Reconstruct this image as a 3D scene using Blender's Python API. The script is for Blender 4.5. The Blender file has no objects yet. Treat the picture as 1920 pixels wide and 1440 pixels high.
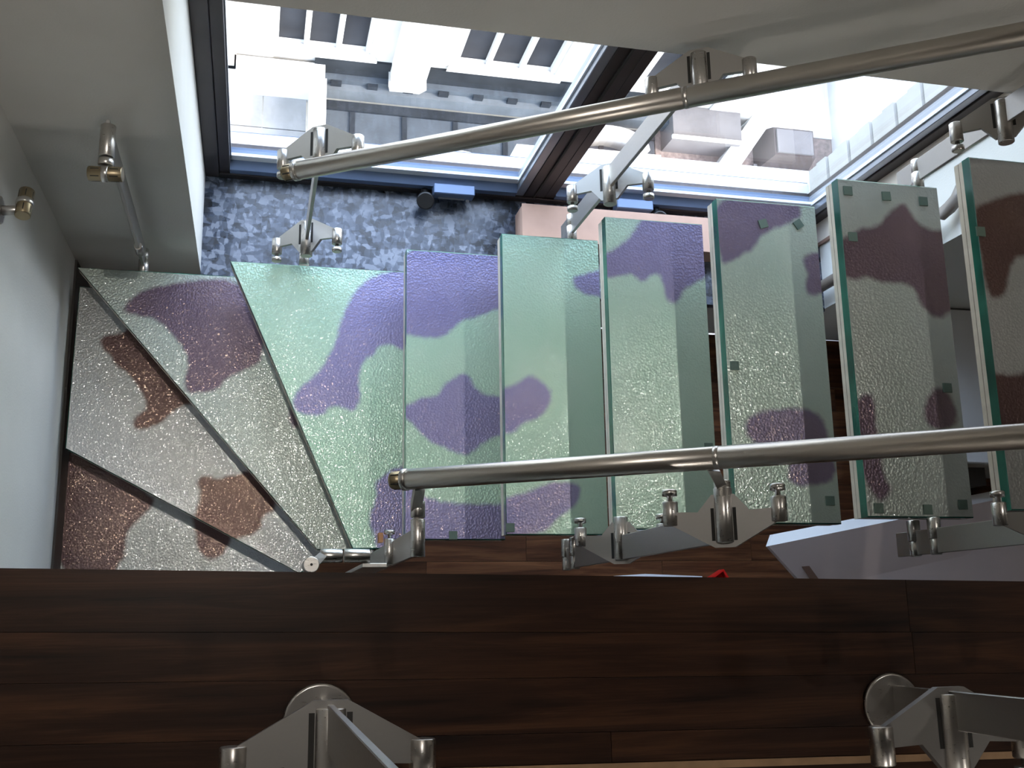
import bpy, bmesh, math, random
from mathutils import Vector, Matrix

random.seed(7)
S = bpy.context.scene
C = S.collection

# ------------------------------------------------------------------ camera, sky, sun, exposure
cam_d = bpy.data.cameras.new('camera')
cam_d.sensor_width = 36.0
cam_d.lens = 1961.7 / 1920.0 * 36.0
cam_d.clip_start = 0.02
cam_d.clip_end = 200
cam = bpy.data.objects.new('camera', cam_d)
C.objects.link(cam)
from math import sin, cos
RX, RY, RZ = 0.224132155, -0.239746526, -0.0167267429
cam.rotation_mode = 'XYZ'
cam.rotation_euler = (RX, RY, RZ)
cam.location = (-0.385, -0.204, 2.739)
S.camera = cam

W = bpy.data.worlds.new('sky')
S.world = W
W.use_nodes = True
nt = W.node_tree
sky = nt.nodes.new('ShaderNodeTexSky')
sky.sky_type = 'NISHITA'
sky.sun_disc = False
sky.sun_elevation = math.radians(42)
sky.sun_rotation = math.radians(110)
sky.air_density = 1.0
sky.dust_density = 2.5
bg = nt.nodes['Background']
bg.inputs['Strength'].default_value = 5.0
haze = nt.nodes.new('ShaderNodeMixRGB')           # thin bright cloud over the blue
haze.inputs[0].default_value = 0.66
haze.inputs[2].default_value = (0.94, 0.97, 1.0, 1)
nt.links.new(sky.outputs[0], haze.inputs[1])
nt.links.new(haze.outputs[0], bg.inputs['Color'])

sun_d = bpy.data.lights.new('sun', 'SUN')
sun_d.energy = 2.0
sun_d.angle = math.radians(1.5)
sun_d.color = (1.0, 0.95, 0.88)
sun = bpy.data.objects.new('sun', sun_d)
C.objects.link(sun)
sun.rotation_euler = Vector((-0.72, 0.42, -0.62)).to_track_quat('-Z', 'Y').to_euler()
sun.location = (12, -4, 12)

S.view_settings.view_transform = 'Standard'
S.view_settings.look = 'None'
S.view_settings.exposure = 0.0
S.view_settings.gamma = 1.0
S.view_settings.use_curve_mapping = False

# ------------------------------------------------------------------ materials
def new_mat(name):
    m = bpy.data.materials.new(name)
    m.use_nodes = True
    n = m.node_tree.nodes
    return m, n, m.node_tree.links, n['Principled BSDF']

def mat(name, col, rough=0.6, metal=0.0, spec=0.5, var=0.0, scale=8.0, bump=0.0, bscale=60.0):
    m, n, l, p = new_mat(name)
    p.inputs['Base Color'].default_value = (*col, 1)
    p.inputs['Roughness'].default_value = rough
    p.inputs['Metallic'].default_value = metal
    p.inputs['Specular IOR Level'].default_value = spec
    tc = n.new('ShaderNodeTexCoord')
    if var > 0:
        no = n.new('ShaderNodeTexNoise'); no.inputs['Scale'].default_value = scale
        no.inputs['Detail'].default_value = 5
        l.new(tc.outputs['Object'], no.inputs['Vector'])
        cr = n.new('ShaderNodeValToRGB')
        cr.color_ramp.elements[0].position = 0.3
        cr.color_ramp.elements[1].position = 0.7
        cr.color_ramp.elements[0].color = tuple(max(0, c * (1 - var)) for c in col) + (1,)
        cr.color_ramp.elements[1].color = tuple(min(1, c * (1 + var)) for c in col) + (1,)
        l.new(no.outputs[0], cr.inputs[0]); l.new(cr.outputs[0], p.inputs['Base Color'])
    if bump > 0:
        nb = n.new('ShaderNodeTexNoise'); nb.inputs['Scale'].default_value = bscale
        l.new(tc.outputs['Object'], nb.inputs['Vector'])
        b = n.new('ShaderNodeBump'); b.inputs['Strength'].default_value = bump
        b.inputs['Distance'].default_value = 0.004
        l.new(nb.outputs[0], b.inputs['Height']); l.new(b.outputs[0], p.inputs['Normal'])
    return m

def steel(name, col, rough, along=(1, 1, 1)):
    m, n, l, p = new_mat(name)
    p.inputs['Metallic'].default_value = 1.0
    p.inputs['Base Color'].default_value = (*col, 1)
    tc = n.new('ShaderNodeTexCoord')
    mp = n.new('ShaderNodeMapping'); mp.inputs['Scale'].default_value = along
    no = n.new('ShaderNodeTexNoise'); no.inputs['Scale'].default_value = 40
    l.new(tc.outputs['Object'], mp.inputs[0]); l.new(mp.outputs[0], no.inputs['Vector'])
    mr = n.new('ShaderNodeMapRange')
    mr.inputs['To Min'].default_value = rough * 0.75
    mr.inputs['To Max'].default_value = rough * 1.25
    l.new(no.outputs[0], mr.inputs['Value']); l.new(mr.outputs[0], p.inputs['Roughness'])
    return m

M = {}
M['plaster'] = mat('white_plaster', (0.66, 0.64, 0.60), 0.75, spec=0.25, var=0.03, scale=5, bump=0.12, bscale=180)
M['ceiling'] = mat('ceiling_paint', (0.15, 0.14, 0.13), 0.8, spec=0.2, var=0.02)
M['steel'] = steel('brushed_steel', (0.62, 0.59, 0.56), 0.30, (1, 8, 8))
M['steel_rail'] = steel('polished_rail_steel', (0.60, 0.56, 0.51), 0.32, (2, 30, 30))
M['steel_plate'] = steel('satin_steel_plate', (0.52, 0.50, 0.48), 0.42, (6, 6, 6))
M['brass_dark'] = steel('dark_brass_insert', (0.36, 0.29, 0.19), 0.38)
M['slot'] = mat('slot_dark', (0.02, 0.018, 0.016), 0.7)
M['ply'] = mat('birch_ply', (0.66, 0.60, 0.52), 0.6, var=0.10, scale=30, spec=0.3)
M['glue'] = mat('glue_line', (0.20, 0.16, 0.12), 0.7, var=0.3, scale=50)
M['frame'] = mat('bronze_window_frame', (0.060, 0.050, 0.048), 0.38, metal=0.55, spec=0.5, var=0.08, scale=10)
M['gasket'] = mat('pale_glazing_bead', (0.70, 0.72, 0.76), 0.35, var=0.03)
M['alu'] = mat('silver_window_metal', (0.34, 0.36, 0.40), 0.30, metal=0.7, var=0.05)
M['black'] = mat('black_knob', (0.018, 0.017, 0.017), 0.32, var=0.1)
M['card'] = mat('pink_cardboard', (0.52, 0.33, 0.25), 0.75, spec=0.2, var=0.06, scale=14)
M['white'] = mat('white_laminate', (0.72, 0.70, 0.70), 0.45, var=0.02)
M['mauve'] = mat('shade_toned_laminate', (0.62, 0.50, 0.47), 0.5, var=0.03)  # white laminate with the sloping face's shade put into its colour
M['paper'] = mat('white_paper', (0.85, 0.85, 0.88), 0.7, var=0.01)
M['red'] = mat('red_plastic', (0.62, 0.015, 0.012), 0.3, var=0.1)
M['dark'] = mat('dark_brown_stringer', (0.035, 0.028, 0.023), 0.5, var=0.2)
M['oak'] = mat('pale_oak', (0.36, 0.22, 0.12), 0.5, var=0.18, scale=25)
M['cream'] = mat('cream_board', (0.78, 0.68, 0.58), 0.55, var=0.04)
M['brownline'] = mat('brown_edge', (0.26, 0.15, 0.11), 0.5, var=0.1)
M['beige'] = mat('beige_cabinet', (0.62, 0.56, 0.48), 0.55, var=0.04)
M['stone'] = mat('pale_limestone', (0.40, 0.375, 0.345), 0.85, spec=0.2, var=0.10, scale=3, bump=0.2, bscale=30)
M['stone2'] = mat('white_render', (0.52, 0.50, 0.47), 0.85, spec=0.2, var=0.05, scale=4)
M['lead'] = mat('grey_lead_roof', (0.050, 0.057, 0.066), 0.7, spec=0.2, var=0.25, scale=2.5)
M['lead2'] = mat('light_lead_ledge', (0.085, 0.092, 0.10), 0.7, spec=0.2, var=0.2, scale=3)
M['leaddark'] = mat('dark_lead_seam', (0.018, 0.020, 0.023), 0.8, spec=0.1, var=0.3, scale=3)
M['farglass'] = mat('dark_far_window', (0.018, 0.019, 0.023), 0.5, spec=0.15, var=0.3, scale=3)
M['fargrey'] = mat('grey_roof_unit', (0.15, 0.135, 0.13), 0.7, spec=0.2, var=0.12, scale=3)
M['farbrown'] = mat('brown_hood', (0.085, 0.065, 0.058), 0.7, spec=0.2, var=0.15, scale=3)
M['gravel'] = mat('pink_gravel', (0.19, 0.14, 0.12), 0.95, var=0.35, scale=20, bump=0.4, bscale=40)
M['asphalt'] = mat('grey_asphalt', (0.16, 0.16, 0.17), 0.9, var=0.2, scale=2)
M['sky_blue'] = mat('sky_blue_metal', (0.13, 0.18, 0.29), 0.42, metal=0.3, var=0.05)  # blue of the reflected sky is put into this colour
M['pipe'] = mat('brown_grey_pipe', (0.20, 0.17, 0.15), 0.4, var=0.05)
M['flash'] = mat('blue_coated_flashing', (0.055, 0.085, 0.15), 0.45, var=0.05)
M['paving'] = mat('grey_paving', (0.25, 0.24, 0.23), 0.85, spec=0.2, var=0.12, scale=4)
M['pad'] = mat('green_spacer_pad', (0.10, 0.15, 0.12), 0.5, var=0.1)
M['tape'] = mat('orange_tape', (0.55, 0.27, 0.12), 0.6, var=0.05)

# thin pane: straight-through glass with a fresnel reflection
m, n, l, p = new_mat('window_glass')
out = n['Material Output']; n.remove(p)
tr = n.new('ShaderNodeBsdfTransparent'); tr.inputs[0].default_value = (0.93, 0.96, 0.97, 1)
gl = n.new('ShaderNodeBsdfGlossy'); gl.inputs['Roughness'].default_value = 0.02
lw = n.new('ShaderNodeLayerWeight'); lw.inputs[0].default_value = 0.5
pw = n.new('ShaderNodeMath'); pw.operation = 'POWER'; pw.inputs[1].default_value = 5
l.new(lw.outputs['Facing'], pw.inputs[0])
fr = n.new('ShaderNodeMath'); fr.operation = 'MULTIPLY_ADD'; fr.inputs[1].default_value = 0.8; fr.inputs[2].default_value = 0.035
l.new(pw.outputs[0], fr.inputs[0])
mx = n.new('ShaderNodeMixShader')
l.new(fr.outputs[0], mx.inputs[0]); l.new(tr.outputs[0], mx.inputs[1]); l.new(gl.outputs[0], mx.inputs[2])
l.new(mx.outputs[0], out.inputs[0])
M['pane'] = m

# green edge of laminated glass
m, n, l, p = new_mat('green_glass_edge')
p.inputs['Base Color'].default_value = (0.03, 0.20, 0.14, 1)
p.inputs['Roughness'].default_value = 0.22
p.inputs['IOR'].default_value = 1.5
tc = n.new('ShaderNodeTexCoord'); sx = n.new('ShaderNodeSeparateXYZ'); l.new(tc.outputs['Object'], sx.inputs[0])
no = n.new('ShaderNodeTexNoise'); no.inputs['Scale'].default_value = 6
l.new(tc.outputs['Object'], no.inputs['Vector'])
cr = n.new('ShaderNodeValToRGB')
cr.color_ramp.elements[0].color = (0.006, 0.045, 0.034, 1); cr.color_ramp.elements[0].position = 0.35
cr.color_ramp.elements[1].color = (0.022, 0.17, 0.12, 1); cr.color_ramp.elements[1].position = 0.68
l.new(no.outputs[0], cr.inputs[0]); l.new(cr.outputs[0], p.inputs['Base Color'])
M['glass_edge'] = m

# textured glass over a two-tone dichroic film; 'blob' is the film's pattern (signed distance)
m, n, l, p = new_mat('textured_dichroic_glass')
out = n['Material Output']; n.remove(p)
at = n.new('ShaderNodeAttribute'); at.attribute_name = 'blob'
tc = n.new('ShaderNodeTexCoord')
no = n.new('ShaderNodeTexNoise'); no.inputs['Scale'].default_value = 45; no.inputs['Detail'].default_value = 2
l.new(tc.outputs['Object'], no.inputs['Vector'])
m1 = n.new('ShaderNodeMath'); m1.operation = 'MULTIPLY_ADD'; m1.inputs[1].default_value = 0.012; m1.inputs[2].default_value = -0.006
l.new(no.outputs[0], m1.inputs[0])
m2 = n.new('ShaderNodeMath'); m2.operation = 'ADD'
l.new(at.outputs['Fac'], m2.inputs[0]); l.new(m1.outputs[0], m2.inputs[1])
mr = n.new('ShaderNodeMapRange'); mr.interpolation_type = 'SMOOTHSTEP'
mr.inputs['From Min'].default_value = 0.009; mr.inputs['From Max'].default_value = -0.009
l.new(m2.outputs[0], mr.inputs['Value'])
# cloudy variation
nc = n.new('ShaderNodeTexNoise'); nc.inputs['Scale'].default_value = 7; nc.inputs['Detail'].default_value = 3
l.new(tc.outputs['Object'], nc.inputs['Vector'])
def two(col_a, col_b):
    c = n.new('ShaderNodeMixRGB'); c.inputs[1].default_value = (*col_a, 1); c.inputs[2].default_value = (*col_b, 1)
    l.new(nc.outputs[0], c.inputs[0]); return c
def byblob(a, b):
    c = n.new('ShaderNodeMixRGB'); l.new(mr.outputs[0], c.inputs[0]); l.new(a.outputs[0], c.inputs[1]); l.new(b.outputs[0], c.inputs[2]); return c
fa = n.new('ShaderNodeAttribute'); fa.attribute_name = 'window_tint'      # window light's tint, put into each tread's colour
def window_tint(a, b):
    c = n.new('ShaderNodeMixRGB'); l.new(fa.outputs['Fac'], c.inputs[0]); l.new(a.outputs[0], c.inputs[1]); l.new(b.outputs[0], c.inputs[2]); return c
dcol = byblob(window_tint(two((0.22, 0.215, 0.21), (0.31, 0.30, 0.29)), two((0.21, 0.235, 0.215), (0.29, 0.31, 0.28))),
              window_tint(two((0.022, 0.009, 0.008), (0.055, 0.022, 0.014)), two((0.04, 0.03, 0.055), (0.08, 0.055, 0.075))))
gcol = byblob(window_tint(two((0.50, 0.50, 0.50), (0.60, 0.59, 0.58)), two((0.56, 1.0, 0.72), (0.70, 1.0, 0.80))),
              window_tint(two((0.15, 0.09, 0.09), (0.21, 0.13, 0.10)), two((0.42, 0.42, 0.82), (0.54, 0.55, 0.92))))
vo = n.new('ShaderNodeTexVoronoi'); vo.inputs['Scale'].default_value = 170
l.new(tc.outputs['Object'], vo.inputs['Vector'])
b1 = n.new('ShaderNodeBump'); b1.inputs['Strength'].default_value = 0.28; b1.inputs['Distance'].default_value = 0.003
l.new(vo.outputs['Distance'], b1.inputs['Height'])
nf = n.new('ShaderNodeTexNoise'); nf.inputs['Scale'].default_value = 210; nf.inputs['Detail'].default_value = 1
l.new(tc.outputs['Object'], nf.inputs['Vector'])
b2 = n.new('ShaderNodeBump'); b2.inputs['Strength'].default_value = 0.25; b2.inputs['Distance'].default_value = 0.003
l.new(nf.outputs[0], b2.inputs['Height'])
df = n.new('ShaderNodeBsdfDiffuse'); l.new(dcol.outputs[0], df.inputs[0])
g1 = n.new('ShaderNodeBsdfGlossy'); g1.inputs['Roughness'].default_value = 0.40
l.new(gcol.outputs[0], g1.inputs[0]); l.new(b1.outputs[0], g1.inputs['Normal'])
g2c = n.new('ShaderNodeMixRGB'); g2c.inputs[1].default_value = (0.9, 0.9, 0.9, 1); g2c.inputs[2].default_value = (0.62, 0.44, 0.32, 1)
l.new(mr.outputs[0], g2c.inputs[0])
g2 = n.new('ShaderNodeBsdfGlossy'); l.new(g2c.outputs[0], g2.inputs[0]); g2.inputs['Roughness'].default_value = 0.12
vs = n.new('ShaderNodeTexVoronoi'); vs.inputs['Scale'].default_value = 240
l.new(tc.outputs['Object'], vs.inputs['Vector'])
v_a = n.new('ShaderNodeVectorMath'); v_a.operation = 'SUBTRACT'; v_a.inputs[1].default_value = (0.5, 0.5, 0.5)
l.new(vs.outputs['Color'], v_a.inputs[0])
v_b = n.new('ShaderNodeVectorMath'); v_b.operation = 'MULTIPLY_ADD'; v_b.inputs[1].default_value = (0.20, 0.20, 0.0)
l.new(v_a.outputs[0], v_b.inputs[0]); l.new(b2.outputs[0], v_b.inputs[2])
v_c = n.new('ShaderNodeVectorMath'); v_c.operation = 'NORMALIZE'
l.new(v_b.outputs[0], v_c.inputs[0]); l.new(v_c.outputs[0], g2.inputs['Normal'])
x1 = n.new('ShaderNodeMixShader'); x1.inputs[0].default_value = 0.50
l.new(df.outputs[0], x1.inputs[1]); l.new(g1.outputs[0], x1.inputs[2])
x2 = n.new('ShaderNodeMixShader'); x2.inputs[0].default_value = 0.15
l.new(x1.outputs[0], x2.inputs[1]); l.new(g2.outputs[0], x2.inputs[2])
l.new(x2.outputs[0], out.inputs[0])
M['dichroic'] = m

# speckled blue granite
m, n, l, p = new_mat('blue_speckled_granite')
tc = n.new('ShaderNodeTexCoord')
def shards(rot, sc, scale):
    mp = n.new('ShaderNodeMapping'); mp.inputs['Rotation'].default_value = (0, 0, rot); mp.inputs['Scale'].default_value = sc
    l.new(tc.outputs['Object'], mp.inputs[0])
    nw = n.new('ShaderNodeTexNoise'); nw.inputs['Scale'].default_value = 30
    l.new(mp.outputs[0], nw.inputs['Vector'])
    vm = n.new('ShaderNodeVectorMath'); vm.operation = 'MULTIPLY_ADD'; vm.inputs[1].default_value = (0.035, 0.035, 0.035)
    l.new(nw.outputs['Color'], vm.inputs[0]); l.new(mp.outputs[0], vm.inputs[2])
    v1 = n.new('ShaderNodeTexVoronoi'); v1.inputs['Scale'].default_value = scale; v1.feature = 'SMOOTH_F1'
    v1.inputs['Smoothness'].default_value = 0.25
    l.new(vm.outputs[0], v1.inputs['Vector'])
    hs = n.new('ShaderNodeSeparateColor'); l.new(v1.outputs['Color'], hs.inputs[0])
    return hs
h1 = shards(0.7, (1, 2.0, 1), 30); h2 = shards(-0.6, (1.8, 0.9, 1), 38)
av = n.new('ShaderNodeMath'); av.operation = 'ADD'; l.new(h1.outputs[0], av.inputs[0]); l.new(h2.outputs[1], av.inputs[1])
hf = n.new('ShaderNodeMath'); hf.operation = 'MULTIPLY'; hf.inputs[1].default_value = 0.5; l.new(av.outputs[0], hf.inputs[0])
big = n.new('ShaderNodeTexNoise'); big.inputs['Scale'].default_value = 9; l.new(tc.outputs['Object'], big.inputs['Vector'])
sm = n.new('ShaderNodeMath'); sm.operation = 'MULTIPLY_ADD'; sm.inputs[1].default_value = 0.5; l.new(big.outputs[0], sm.inputs[0]); l.new(hf.outputs[0], sm.inputs[2])
cr = n.new('ShaderNodeValToRGB'); e = cr.color_ramp.elements
e[0].position = 0.42; e[0].color = (0.008, 0.010, 0.016, 1)
e[1].position = 1.0; e[1].color = (0.20, 0.225, 0.28, 1)
for pos, col in ((0.60, (0.030, 0.038, 0.055, 1)), (0.76, (0.060, 0.076, 0.11, 1)), (0.90, (0.105, 0.125, 0.17, 1))):
    q = e.new(pos); q.color = col
l.new(sm.outputs[0], cr.inputs[0]); l.new(cr.outputs[0], p.inputs['Base Color'])
rr = n.new('ShaderNodeMapRange'); rr.inputs['To Min'].default_value = 0.20; rr.inputs['To Max'].default_value = 0.42
l.new(h1.outputs[1], rr.inputs['Value']); l.new(rr.outputs[0], p.inputs['Roughness'])
p.inputs['Specular IOR Level'].default_value = 0.65
M['granite'] = m

def walnut(name, dark, mid, light, rough=0.42):
    m, n, l, p = new_mat(name)
    tc = n.new('ShaderNodeTexCoord')
    oi = n.new('ShaderNodeObjectInfo')
    sh = n.new('ShaderNodeVectorMath'); sh.operation = 'MULTIPLY_ADD'
    cv = n.new('ShaderNodeCombineXYZ')
    for i in range(3): l.new(oi.outputs['Random'], cv.inputs[i])
    l.new(cv.outputs[0], sh.inputs[0]); sh.inputs[1].default_value = (13, 7, 5); l.new(tc.outputs['Object'], sh.inputs[2])
    mp = n.new('ShaderNodeMapping'); mp.inputs['Scale'].default_value = (0.9, 13, 13)
    l.new(sh.outputs[0], mp.inputs[0])
    nz = n.new('ShaderNodeTexNoise'); nz.inputs['Scale'].default_value = 2.2; nz.inputs['Detail'].default_value = 9
    nz.inputs['Roughness'].default_value = 0.62; nz.inputs['Distortion'].default_value = 0.9
    l.new(mp.outputs[0], nz.inputs['Vector'])
    mp2 = n.new('ShaderNodeMapping'); mp2.inputs['Scale'].default_value = (6, 260, 260)
    l.new(sh.outputs[0], mp2.inputs[0])
    nf = n.new('ShaderNodeTexNoise'); nf.inputs['Scale'].default_value = 1.6; nf.inputs['Detail'].default_value = 3
    l.new(mp2.outputs[0], nf.inputs['Vector'])
    ad = n.new('ShaderNodeMath'); ad.operation = 'MULTIPLY_ADD'; ad.inputs[1].default_value = 0.22
    l.new(nf.outputs[0], ad.inputs[0]); l.new(nz.outputs[0], ad.inputs[2])
    cr = n.new('ShaderNodeValToRGB'); e = cr.color_ramp.elements
    e[0].position = 0.42; e[0].color = (*dark, 1)
    e[1].position = 0.80; e[1].color = (*light, 1)
    q = e.new(0.60); q.color = (*mid, 1)
    l.new(ad.outputs[0], cr.inputs[0])
    hv = n.new('ShaderNodeHueSaturation')
    vr = n.new('ShaderNodeMapRange'); vr.inputs['To Min'].default_value = 0.72; vr.inputs['To Max'].default_value = 1.18
    l.new(oi.outputs['Random'], vr.inputs['Value']); l.new(vr.outputs[0], hv.inputs['Value'])
    l.new(cr.outputs[0], hv.inputs['Color']); l.new(hv.outputs[0], p.inputs['Base Color'])
    p.inputs['Roughness'].default_value = rough
    p.inputs['Specular IOR Level'].default_value = 0.3
    bm_ = n.new('ShaderNodeBump'); bm_.inputs['Strength'].default_value = 0.12; bm_.inputs['Distance'].default_value = 0.002
    l.new(ad.outputs[0], bm_.inputs['Height']); l.new(bm_.outputs[0], p.inputs['Normal'])
    return m
M['walnut'] = walnut('walnut_planks', (0.012, 0.0050, 0.0029), (0.030, 0.0120, 0.0062), (0.070, 0.029, 0.0135))
M['walnut2'] = walnut('reddish_walnut_planks', (0.030, 0.011, 0.006), (0.085, 0.032, 0.014), (0.17, 0.072, 0.030), 0.35)

def emit(name, col, s):
    m, n, l, p = new_mat(name)
    p.inputs['Base Color'].default_value = (0, 0, 0, 1)
    p.inputs['Emission Color'].default_value = (*col, 1)
    p.inputs['Emission Strength'].default_value = s
    return m

# ------------------------------------------------------------------ mesh helpers
def origin(o):
    v = Vector((0, 0, 0))
    while o is not None:
        v = v + o.location
        o = o.parent
    return v

class MB:
    def __init__(s): s.bm = bmesh.new()
    def box(s, x0, x1, y0, y1, z0, z1, mi=0):
        vs = [s.bm.verts.new((x, y, z)) for z in (z0, z1) for y in (y0, y1) for x in (x0, x1)]
        for f in ((0, 2, 3, 1), (4, 5, 7, 6), (0, 1, 5, 4), (2, 6, 7, 3), (0, 4, 6, 2), (1, 3, 7, 5)):
            s.bm.faces.new([vs[i] for i in f]).material_index = mi
        return s
    def prism(s, poly, z0, z1, mi=0):            # poly (x, y), upright
        return s.loft([(x, y, z0) for x, y in poly], [(x, y, z1) for x, y in poly], mi)
    def loft(s, a, b, mi=0, caps=True):
        va = [s.bm.verts.new(p) for p in a]; vb = [s.bm.verts.new(p) for p in b]
        n_ = len(a)
        for i in range(n_):
            j = (i + 1) % n_
            s.bm.faces.new((va[i], va[j], vb[j], vb[i])).material_index = mi
        if caps:
            s.bm.faces.new(va[::-1]).material_index = mi
            s.bm.faces.new(vb).material_index = mi
        return s
    def extr(s, pts, vec, mi=0):
        v = Vector(vec)
        return s.loft([tuple(Vector(p) - v * 0.5) for p in pts], [tuple(Vector(p) + v * 0.5) for p in pts], mi)
    def lathe(s, p0, axis, prof, seg=24, mi=0):   # prof: list of (distance along axis, radius)
        ax = Vector(axis).normalized(); p0 = Vector(p0)
        u = ax.orthogonal().normalized(); w = ax.cross(u)
        rings = []
        for d, r in prof:
            rings.append([s.bm.verts.new(p0 + ax * d + (u * math.cos(2 * math.pi * k / seg) + w * math.sin(2 * math.pi * k / seg)) * max(r, 1e-5)) for k in range(seg)])
        for a, b in zip(rings, rings[1:]):
            for k in range(seg):
                f = s.bm.faces.new((a[k], a[(k + 1) % seg], b[(k + 1) % seg], b[k])); f.smooth = True; f.material_index = mi
        s.bm.faces.new(rings[0][::-1]).material_index = mi
        s.bm.faces.new(rings[-1]).material_index = mi
        return s
    def cyl(s, a, b, r, seg=24, ch=0.0015, mi=0):
        a = Vector(a); b = Vector(b); L = (b - a).length
        c = min(ch, L * 0.3, r * 0.4)
        return s.lathe(a, b - a, [(0, r - c), (c, r), (L - c, r), (L, r - c)], seg, mi)
    def tube(s, pts, r, seg=16, mi=0):
        pts = [Vector(p) for p in pts]; rings = []
        up = Vector((0.13, 0.2, 0.97))
        for i, p in enumerate(pts):
            t = (pts[min(i + 1, len(pts) - 1)] - pts[max(i - 1, 0)]).normalized()
            u = t.cross(up).normalized(); w = t.cross(u)
            rings.append([s.bm.verts.new(p + (u * math.cos(2 * math.pi * k / seg) + w * math.sin(2 * math.pi * k / seg)) * r) for k in range(seg)])
        for a, b in zip(rings, rings[1:]):
            for k in range(seg):
                f = s.bm.faces.new((a[k], a[(k + 1) % seg], b[(k + 1) % seg], b[k])); f.smooth = True; f.material_index = mi
        s.bm.faces.new(rings[0][::-1]); s.bm.faces.new(rings[-1])
        return s
    def build(s, name, mats, parent=None, bevel=0.0):
        if bevel > 0:
            bmesh.ops.bevel(s.bm, geom=[e for e in s.bm.edges], offset=bevel, segments=1, affect='EDGES', clamp_overlap=True)
        bmesh.ops.recalc_face_normals(s.bm, faces=s.bm.faces)
        me = bpy.data.meshes.new(name)
        o_ = origin(parent)
        if parent is None:                          # put the origin of a lone mesh at its base
            xs = [v.co for v in s.bm.verts]
            o_ = Vector((sum(v.x for v in xs) / len(xs), sum(v.y for v in xs) / len(xs), min(v.z for v in xs)))
        bmesh.ops.translate(s.bm, verts=s.bm.verts, vec=-o_)
        s.bm.to_mesh(me); s.bm.free()
        for k in (mats if isinstance(mats, (list, tuple)) else [mats]):
            me.materials.append(M[k])
        o = bpy.data.objects.new(name, me)
        C.objects.link(o)
        if parent is None: o.location = o_
        else: o.parent = parent
        return o

def thing(name, loc, label, cat, group=None):
    o = bpy.data.objects.new(name, None); C.objects.link(o)
    o.empty_display_size = 0.05
    o.location = loc
    o['label'] = label; o['category'] = cat
    if group: o['group'] = group
    return o
def tag(o, label, cat, group=None):
    o['label'] = label; o['category'] = cat
    if group: o['group'] = group
    return o
def struct(o, label=None):
    o['kind'] = 'structure'
    if label: o['label'] = label
    return o
def setting(name, loc, label=None):
    o = bpy.data.objects.new(name, None); C.objects.link(o); o.location = loc
    o.empty_display_size = 0.05
    return struct(o, label)

RISE, GO, TW, TL, TH = 0.17, 0.232, 0.27, 0.80, 0.054
ZF, ZU, ZC = -1.02, 1.19, 3.30          # lower floor, upper floor, ceiling
WY = 0.90                                # inner face of the window wall

# ------------------------------------------------------------------ room shell
struct(MB().box(-1.10, -0.95, -3.0, 1.45, ZF, ZC).build('wall_left', 'plaster'), 'white plastered wall beside the winder treads')
wb = setting('wall_back', (0, WY, ZF), 'white plastered window wall around the deep recess')
MB().box(-0.95, -0.58, WY, 1.45, ZF, ZC).build('pier', 'plaster', wb)
MB().box(-0.58, 1.65, WY, 1.45, 0.965, ZC).build('lintel', 'plaster', wb)
MB().box(-0.58, 1.65, WY + 0.004, 1.415, ZF, -0.65).build('apron', 'plaster', wb)
MB().box(1.65, 4.0, WY, 1.45, ZF, ZC).build('pier', 'plaster', wb)
struct(MB().box(4.0, 4.15, -3.0, 1.45, ZF, ZC).build('wall_right', 'plaster'))
struct(MB().box(-1.10, 4.15, -3.15, -3.0, ZF, ZC).build('wall_front', 'plaster'))
struct(MB().box(-1.10, 4.15, -3.15, 1.45, ZC, ZC + 0.15).build('ceiling', 'ceiling'))

# lower floor: slab and planks
fl = setting('floor', (1.5, 0, ZF), 'reddish walnut plank floor under the stairs')
MB().box(-0.95, 4.0, -3.0, WY, ZF - 0.15, ZF - 0.012).build('subfloor', 'dark', fl)
y = WY - 0.002; r = 0
while y > -0.75:
    x = -0.948 - (r * 0.37) % 0.9
    while x < 3.998:
        x0 = max(x, -0.948); x1 = min(x + 0.9, 3.998)
        if x1 - x0 > 0.03:
            MB().box(x0 + 0.0006, x1 - 0.0006, y - 0.0994, y - 0.0006, ZF - 0.012, ZF).build('plank', 'walnut2', fl)
        x += 0.9
    y -= 0.10; r += 1
MB().box(-0.948, 3.998, -2.998, y + 0.0, ZF - 0.012, ZF).build('plank_field', 'walnut2', fl)

# upper floor: slab and planks; its edge runs a degree off the stairs
def edgeY(x): return -0.1405 - 0.0187 * (x + 0.0)
fu = setting('floor_upper', (0.5, -1.0, ZU - 0.2), 'dark walnut plank floor at the head of the stairwell')
MB().prism([(-0.949, edgeY(-0.95) - 0.004), (1.70, edgeY(1.7) - 0.004), (1.70, WY), (3.999, WY), (3.999, -2.999), (-0.949, -2.999)], ZU - 0.18, ZU - 0.014).build('slab', 'dark', fu)
rows = [0.0, 0.084, 0.150, 0.228]
joints = [[0.662], [0.664], [1.1], [0.142]]
for r in range(4):
    xs = [-0.948] + joints[r] + [1.70]
    d0 = rows[r]; d1 = rows[r + 1] if r < 3 else 0.2895
    for a, b in zip(xs, xs[1:]):
        a += 0.0004; b -= 0.0004
        e0 = 0.0 if r == 0 else 0.0003
        last = r == 3
        yy = lambda x, d: edgeY(x) - d
        yb = (lambda x: -0.411 - 0.0195 * (x + 0.08) + 0.0004) if last else (lambda x: edgeY(x) - d1 + 0.0003)
        poly = [(a, yy(a, d0) - e0), (b, yy(b, d0) - e0), (b, yb(b)), (a, yb(a))]
        MB().prism(poly, ZU - 0.014, ZU + (0.0006 if r % 2 else 0.0)).build('plank', 'walnut', fu)
os_ = lambda x: -0.411 - 0.0195 * (x + 0.08)
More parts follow.
